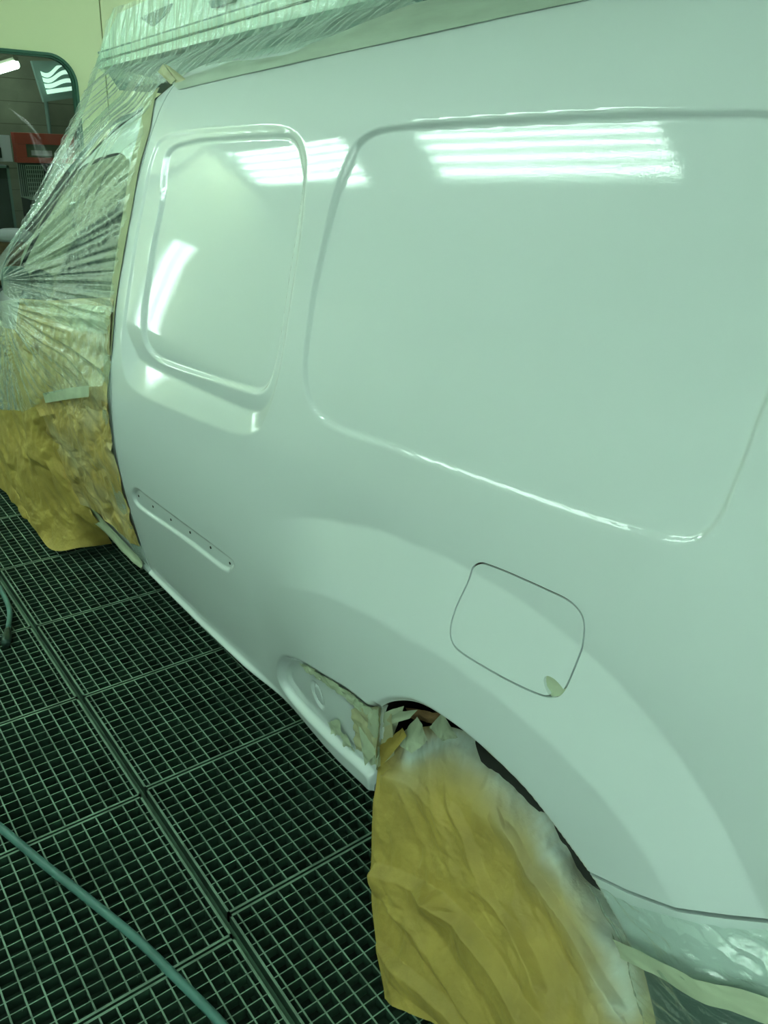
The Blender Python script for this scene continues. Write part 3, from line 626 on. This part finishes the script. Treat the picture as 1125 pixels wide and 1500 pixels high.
scrap([(-1.120,0.895,0.560),(-1.060,0.900,0.583),(-1.044,0.900,0.482),(-1.094,0.895,0.409)], 'tape', 'masking_tape', 'loose tape end hanging into the wheel arch beside the sill pocket', amp=.006, n=24, seed=21)
scrap([(-1.165,0.880,0.541),(-1.093,0.885,0.585),(-1.076,0.885,0.482),(-1.120,0.880,0.405)], 'tape_pale', 'masking_tape', 'creased broad tape patch lapping over the front arch edge', amp=.005, n=24, seed=22)
# door paper (under the film), lower crumpled paper, floor skirt
spn = ('spray', lambda u, v, p: 0.0)
rows = [[(-3.188,0.800,1.094),(-3.050,0.861,1.108),(-2.753,0.887,1.164),(-2.511,0.904,1.207)], [(-3.303,0.800,0.914),(-3.041,0.841,0.965),(-2.713,0.859,1.033),(-2.499,0.878,1.066)], [(-3.197,0.790,0.780),(-3.040,0.831,0.789),(-2.751,0.843,0.875),(-2.514,0.862,0.933)], [(-3.109,0.800,0.668),(-3.003,0.834,0.707),(-2.752,0.841,0.790),(-2.506,0.856,0.857)]]
tag(sheet('door_masking_paper', rows, 130, 130, 'paper_thin', None, lambda u, v, p: .013*crumple(p, 17, 4), ('spray', lambda u, v, p: .35*sstep(.25, .8, u)*(1-.5*v)*(.7+.6*nz(p[0]*14, p[2]*14, 0)))), 'kraft paper pale under clear film on the front door below its window', 'masking paper')
rows = [[(-3.119,0.814,0.717),(-2.867,0.826,0.800),(-2.687,0.842,0.856),(-2.504,0.857,0.880)], [(-3.335,0.847,0.507),(-2.965,0.838,0.624),(-2.668,0.844,0.716),(-2.505,0.857,0.729)], [(-3.392,0.884,0.328),(-3.008,0.869,0.437),(-2.690,0.868,0.524),(-2.503,0.877,0.553)], [(-3.162,0.901,0.268),(-2.850,0.895,0.333),(-2.689,0.911,0.323),(-2.502,0.918,0.347)]]
tag(sheet('door_masking_paper', rows, 170, 170, 'paper_thin', None, lambda u, v, p: .020*crumple(p, 16, 5), ('spray', lambda u, v, p: max(0, .25*nz(p[0]*8, p[2]*8, 3)+.05))), 'crumpled shiny kraft paper on the lower front door above the sill', 'masking paper')
rows = [[(-4.491,0.830,0.760),(-3.739,0.820,0.892),(-3.230,0.810,0.954),(-3.112,0.830,0.901)], [(-4.782,0.820,0.297),(-3.794,0.810,0.532),(-3.234,0.810,0.658),(-3.108,0.860,0.575)], [(-5.190,0.830,-0.201),(-4.070,0.820,0.104),(-3.256,0.830,0.386),(-3.105,0.910,0.318)], [(-4.075,0.820,0.095),(-3.763,0.820,0.020),(-3.266,0.860,0.222),(-2.993,0.950,0.231)], [(-3.680,0.830,0.040),(-3.312,0.812,0.011),(-3.140,0.900,0.066),(-3.148,1.030,0.045)]]
tag(sheet('floor_masking_paper', rows, 180, 190, 'paper', None, lambda u, v, p: .030*crumple(p, 10, 9)*sstep(0, .1, 1-v), spn), 'brown kraft paper skirt hanging off the front wheel and folding onto the gratings', 'masking paper')

# tapes following the body
def strip(name, c0, c1, mat, label, amp=.001, n=80, m_=8, seed=0, cat='masking tape', off=.003):
    a = spline(c0, n); b = spline(c1, n); F = []; t_ = np.linspace(0, 1, m_+1)[None, :, None]; G = (a[:, None]+(b-a)[:, None]*t_).reshape(-1, 2)
    Y = body_y(G[:, 0], G[:, 1]); V = [(x, float(y)-off-amp*(1+crumple((x, y, z), 22, seed)), z) for (x, z), y in zip(G, Y)]
    for i in range(n):
        for j in range(m_): k = i*(m_+1)+j; F.append((k, k+1, k+m_+2, k+m_+1))
    o = link(name, V, F, mat); tag(o, label, cat); return o
strip('masking_tape', [(-2.600,1.797),(-2.518,1.690),(-2.508,1.588),(-2.486,1.419),(-2.493,1.221),(-2.492,1.035)], [(-2.667,1.790),(-2.596,1.688),(-2.581,1.593),(-2.545,1.428),(-2.544,1.223),(-2.538,1.029)], 'tape', 'yellow-green masking tape down the rear edge of the front door', seed=1)
strip('masking_tape', [(-2.498,1.034),(-2.498,0.858),(-2.502,0.716),(-2.518,0.572),(-2.512,0.426),(-2.516,0.262)], [(-2.544,1.028),(-2.564,0.863),(-2.581,0.702),(-2.620,0.533),(-2.617,0.375),(-2.633,0.203)], 'film_soft', 'clear shiny tape along the lower rear edge of the front door', amp=.004, seed=2)
strip('masking_tape', [(-3.323,0.687),(-3.019,0.785),(-2.778,0.863),(-2.566,0.926)], [(-3.371,0.632),(-3.039,0.740),(-2.787,0.821),(-2.568,0.889)], 'tape_pale', 'pale horizontal tape strip across the papers on the front door', off=.045, amp=.003, seed=3)
strip('masking_tape', [(-3.724,0.325),(-3.472,0.286),(-3.159,0.302),(-2.863,0.288),(-2.518,0.274)], [(-5.273,-0.318),(-3.762,0.091),(-3.286,0.146),(-2.954,0.164),(-2.568,0.211)], 'tape_pale', 'pale shiny tape along the sill edge under the front door papers', off=.008, amp=.004, seed=6)
strip('masking_tape', [(-2.629,1.739),(-2.829,1.701),(-2.959,1.649),(-3.121,1.533)], [(-2.608,1.732),(-2.794,1.694),(-2.918,1.642),(-3.079,1.527)], 'trim', 'dark sealing strip along the top of the front door frame', off=.002, amp=.0005, seed=3)
# roof edge paper
rtop = [(-2.660,1.200,1.831),(-2.298,1.200,1.859),(-2.040,1.200,1.870),(-1.739,1.200,1.903),(-1.524,1.220,1.943),(-1.333,1.230,1.957),(-1.172,1.240,1.966),(-1.034,1.250,1.977)]
rbot = [(-2.432,1.120,1.789),(-2.101,1.135,1.820),(-1.781,1.136,1.845),(-1.519,1.133,1.864),(-1.307,1.129,1.879),(-1.142,1.136,1.893),(-0.988,1.142,1.905),(-0.870,1.150,1.917)]
rows = [rtop, [tuple((Vector(a)*.5+Vector(b)*.5)+Vector((0, -.012, 0))) for a, b in zip(rtop, rbot)], rbot]
tag(sheet('roof_masking_paper', rows, 160, 24, pbr('greenish_masking_paper', (.42, .52, .42), .35, var=.12, vscale=5, stretch=(1, 1, 6), bump=.3, bscale=20), None, lambda u, v, p: .006*crumple(p, 5, 7)*(1-v)), 'long band of greenish masking paper along the roof edge of the van', 'masking paper')
scrap([(-2.649,1.165,1.840),(-2.611,1.165,1.861),(-2.494,1.150,1.816),(-2.528,1.150,1.804)], 'tape', 'tape_scrap', 'curled yellow tape loop at the front end of the roof paper', amp=.003, seed=15).location.y -= .01
scrap([(-2.611,1.165,1.861),(-2.569,1.165,1.852),(-2.404,1.150,1.806),(-2.485,1.145,1.802)], 'tape', 'tape_scrap', 'second tape tab lying on the start of the roof paper', amp=.003, seed=16).location.y -= .005

# ------------------------------------------------------------------ roof rack under film
rk = thing('roof_rack', 'long pale grooved roof rack along the van roof under clear film', 'roof rack', (-2.2, 1.6, 1.98))
def rail(pa, pb, dy, mat, name, over=.0):
    V = []; a0, a1 = [Vector(p) for p in pa]; b0, b1 = [Vector(p) for p in pb]
    for (t_, b_) in ((a0, b0), (a1, b1)): V += [tuple(t_), tuple(b_), tuple(b_+Vector((0, dy, 0))), tuple(t_+Vector((0, dy, 0)))]
    return link(name, V, [(0, 1, 5, 4), (1, 2, 6, 5), (2, 3, 7, 6), (3, 0, 4, 7), (0, 3, 2, 1), (4, 5, 6, 7)], mat, rk, False)
rail([(-3.678,1.360,1.943),(-1.918,1.360,2.050)], [(-3.700,1.360,1.919),(-1.917,1.360,2.029)], .06, 'alu', 'side_rail')
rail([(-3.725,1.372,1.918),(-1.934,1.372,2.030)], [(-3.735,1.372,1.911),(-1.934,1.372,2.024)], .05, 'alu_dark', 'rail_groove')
rail([(-3.702,1.360,1.910),(-1.917,1.360,2.021)], [(-3.716,1.360,1.888),(-1.804,1.360,1.996)], .06, 'alu', 'side_rail')
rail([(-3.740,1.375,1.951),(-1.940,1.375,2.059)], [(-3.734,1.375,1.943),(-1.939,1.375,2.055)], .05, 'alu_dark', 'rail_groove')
rail([(-3.559,1.400,2.076),(-2.802,1.400,2.141)], [(-3.731,1.380,1.951),(-1.947,1.380,2.061)], .5, 'alu', 'upper_panel')
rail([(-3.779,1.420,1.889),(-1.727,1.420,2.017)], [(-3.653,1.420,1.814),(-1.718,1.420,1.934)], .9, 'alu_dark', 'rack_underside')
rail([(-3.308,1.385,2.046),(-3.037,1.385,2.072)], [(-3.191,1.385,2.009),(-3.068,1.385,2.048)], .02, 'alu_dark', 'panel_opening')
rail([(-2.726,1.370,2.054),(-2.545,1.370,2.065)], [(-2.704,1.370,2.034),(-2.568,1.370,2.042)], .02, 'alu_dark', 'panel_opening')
for x in (-3.3, -2.3, -1.3, -.3):
    q = MB(); q.box(x-.03, x+.03, 1.42, 2.3, 2.03, 2.06); q.build('crossbar', 'alu', rk)

# ------------------------------------------------------------------ clear film
MP = Vector([(-3.324,0.800,1.141)][0])
def fan(amp, f1=26, f2=60, seed=0):
    def g(u, v, p):
        d = p-MP; r = math.hypot(d.x, d.z); a = math.atan2(d.z, d.x+1e-6)
        k = sstep(0.0, .25, r); s_ = 1-abs(nz(a*f1*.5, r*1.1, seed)*2); s2 = nz(a*f2*.5, r*1.5+3, seed)
        s3 = 1-abs(2*nz(a*f2*1.4, r*2+9, seed)); return 1.25*amp*k*(s_*.9+.5*s2+.30*s3+.12*nz(p.x*45, p.z*45, seed))
    return g
rows = [[(-3.620,1.340,1.925),(-3.379,1.320,1.875),(-2.995,1.240,1.840),(-2.523,1.129,1.803)],
        [(-3.474,1.240,1.825),(-3.241,1.220,1.781),(-2.928,1.170,1.757),(-2.546,1.093,1.754)],
        [(-3.320,1.120,1.704),(-3.050,1.090,1.668),(-2.675,1.029,1.666),(-2.518,1.046,1.662)],
        [(-3.228,1.000,1.558),(-2.964,0.990,1.553),(-2.693,0.983,1.558),(-2.491,0.998,1.542)],
        [(-3.236,0.890,1.384),(-2.956,0.900,1.382),(-2.706,0.928,1.397),(-2.487,0.951,1.400)],
        [(-3.227,0.800,1.256),(-3.035,0.850,1.240),(-2.740,0.892,1.258),(-2.502,0.918,1.271)],
        [(-3.275,0.780,1.174),(-3.089,0.830,1.139),(-2.755,0.875,1.158),(-2.492,0.897,1.182)],
        [(-3.312,0.780,1.089),(-3.087,0.810,1.081),(-2.802,0.858,1.061),(-2.495,0.882,1.099)]]
tag(sheet('plastic_film', rows, 170, 260, 'film', None, fan(.012)), 'clear crinkled film stretched from roof rack over the front door window to the mirror', 'plastic film')
def fan2(u, v, p):
    d = p-Vector((MP.x, MP.y, MP.z-.08)); a = math.atan2(d.z, d.x+.05); r = d.length
    return .014*sstep(0, .2, r)*(1-abs(2*nz(a*14, r*2, 7)))+.004*nz(p.x*40, p.z*25, 1)
rows = [[(-3.852,0.800,0.939),(-3.282,0.775,1.074),(-2.912,0.800,1.137),(-2.724,0.865,1.153),(-2.500,0.885,1.181)], [(-4.201,0.810,0.656),(-3.370,0.775,0.875),(-2.988,0.790,0.970),(-2.734,0.842,1.019),(-2.489,0.863,1.059)], [(-4.538,0.810,0.364),(-3.414,0.775,0.699),(-3.068,0.785,0.840),(-2.771,0.832,0.919),(-2.511,0.852,0.973)], [(-4.545,0.800,0.289),(-3.408,0.775,0.614),(-3.193,0.780,0.674),(-3.020,0.811,0.776),(-2.510,0.843,0.935)]]
tag(sheet('plastic_film', rows, 170, 120, 'film', None, fan2), 'clear film hanging from the mirror over the brown door paper', 'plastic film')
def rooff(u, v, p): return .006*(1-abs(2*nz(p.x*22+v*1.2, v*1.2, 3)))+.004*nz(p.x*60, v*5, 5)+.004*crumple(p, 9, 2)
rows = [[(-3.532,1.380,2.091),(-3.088,1.360,2.099),(-2.723,1.360,2.118),(-2.135,1.360,2.148)], [(-3.574,1.360,2.023),(-3.019,1.350,2.033),(-2.573,1.350,2.054),(-1.963,1.350,2.078)], [(-3.629,1.345,1.944),(-3.005,1.340,1.979),(-2.472,1.340,2.010),(-1.835,1.340,2.047)], [(-3.638,1.340,1.887),(-2.994,1.330,1.908),(-2.375,1.330,1.947),(-1.689,1.330,1.993)], [(-3.436,1.300,1.852),(-2.841,1.260,1.866),(-2.197,1.250,1.902),(-1.539,1.250,1.950)], [(-3.165,1.270,1.823),(-2.572,1.170,1.810),(-2.057,1.190,1.860),(-1.438,1.220,1.934)]]
tag(sheet('plastic_film', rows, 330, 130, 'film', None, rooff), 'clear pleated film wrapped over the roof rack above the roof paper', 'plastic film')
# curtain of film in front of the windscreen
rows = [[(-3.532,1.380,2.091),(-4.394,1.700,2.148),(-5.530,2.100,2.242)], [(-3.502,1.250,1.826),(-4.432,1.600,1.872),(-5.509,2.000,1.944)], [(-3.228,1.000,1.558),(-4.047,1.300,1.583),(-5.015,1.700,1.679)], [(-3.227,0.800,1.256),(-4.226,1.100,1.188),(-5.194,1.500,1.274)], [(-3.362,0.790,1.135),(-5.040,1.100,0.821),(-6.351,1.400,0.685)]]
tag(sheet('plastic_film', rows, 60, 120, 'film_soft', None, lambda u, v, p: .012*nz(u*8, v*2, 3)), 'clear film curtain hanging over the windscreen in front of the cab', 'plastic film')
# bumper film + tape
def bumper_sheet(name, z0f, z1f, mat, label, off, amp, cat, seed=0, nx=150, ny=60, xr_=.17):
    V = []; F = []
    for j in range(ny+1):
        for i in range(nx+1):
            u = i/nx; v = j/ny
            X = -.49+(xr_+.49)*u; dz = z0f(X)+(z1f(X)-z0f(X))*v; z = float(np.interp(X, BX, BZ))-dz
            V.append([X, z])
    A_ = np.array(V); sd = sdf(ARCH, A_[:, 0], A_[:, 1]); W_ = []
    YB = body_y(A_[:, 0], A_[:, 1])
    for (X, z), yb in zip(V, YB):
        y = float(yb)-off-.004-amp*(1-abs(2*nz(X*4+z*15, z*9-X*8, seed)))-amp*.5*(1-abs(2*nz(X*12+z*42, z*25-X*20, seed)))-amp*.9*crumple((X, 0, z), 18, seed); W_.append((X, y, z))
    for j in range(ny):
        for i in range(nx):
            k = j*(nx+1)+i
            if min(sd[k], sd[k+1], sd[k+nx+1], sd[k+nx+2]) > -.002: F.append((k, k+nx+1, k+nx+2, k+1))
    used = sorted({a for f in F for a in f}); mp_ = {a: i for i, a in enumerate(used)}
    tag(link(name, [W_[a] for a in used], [tuple(mp_[a] for a in f) for f in F], mat), label, cat)
bumper_sheet('plastic_film', lambda X: .006, lambda X: .62, 'film_soft', 'clear wrinkled film covering the rear bumper behind the wheel', .005, .0075, 'plastic film', 5, 220, 200)
bumper_sheet('masking_tape', lambda X: .088+.04*(X+.45), lambda X: .122+.07*(X+.45), 'tape_pale', 'pale yellow-green tape band running across the filmed rear bumper', .016, .003, 'masking tape', 6, 120, 12)

for o in bpy.data.objects:
    if o.parent is None and o.get('label') and not 4 <= len(o['label'].split()) <= 16: print('LABELLEN', o.name, len(o['label'].split()))
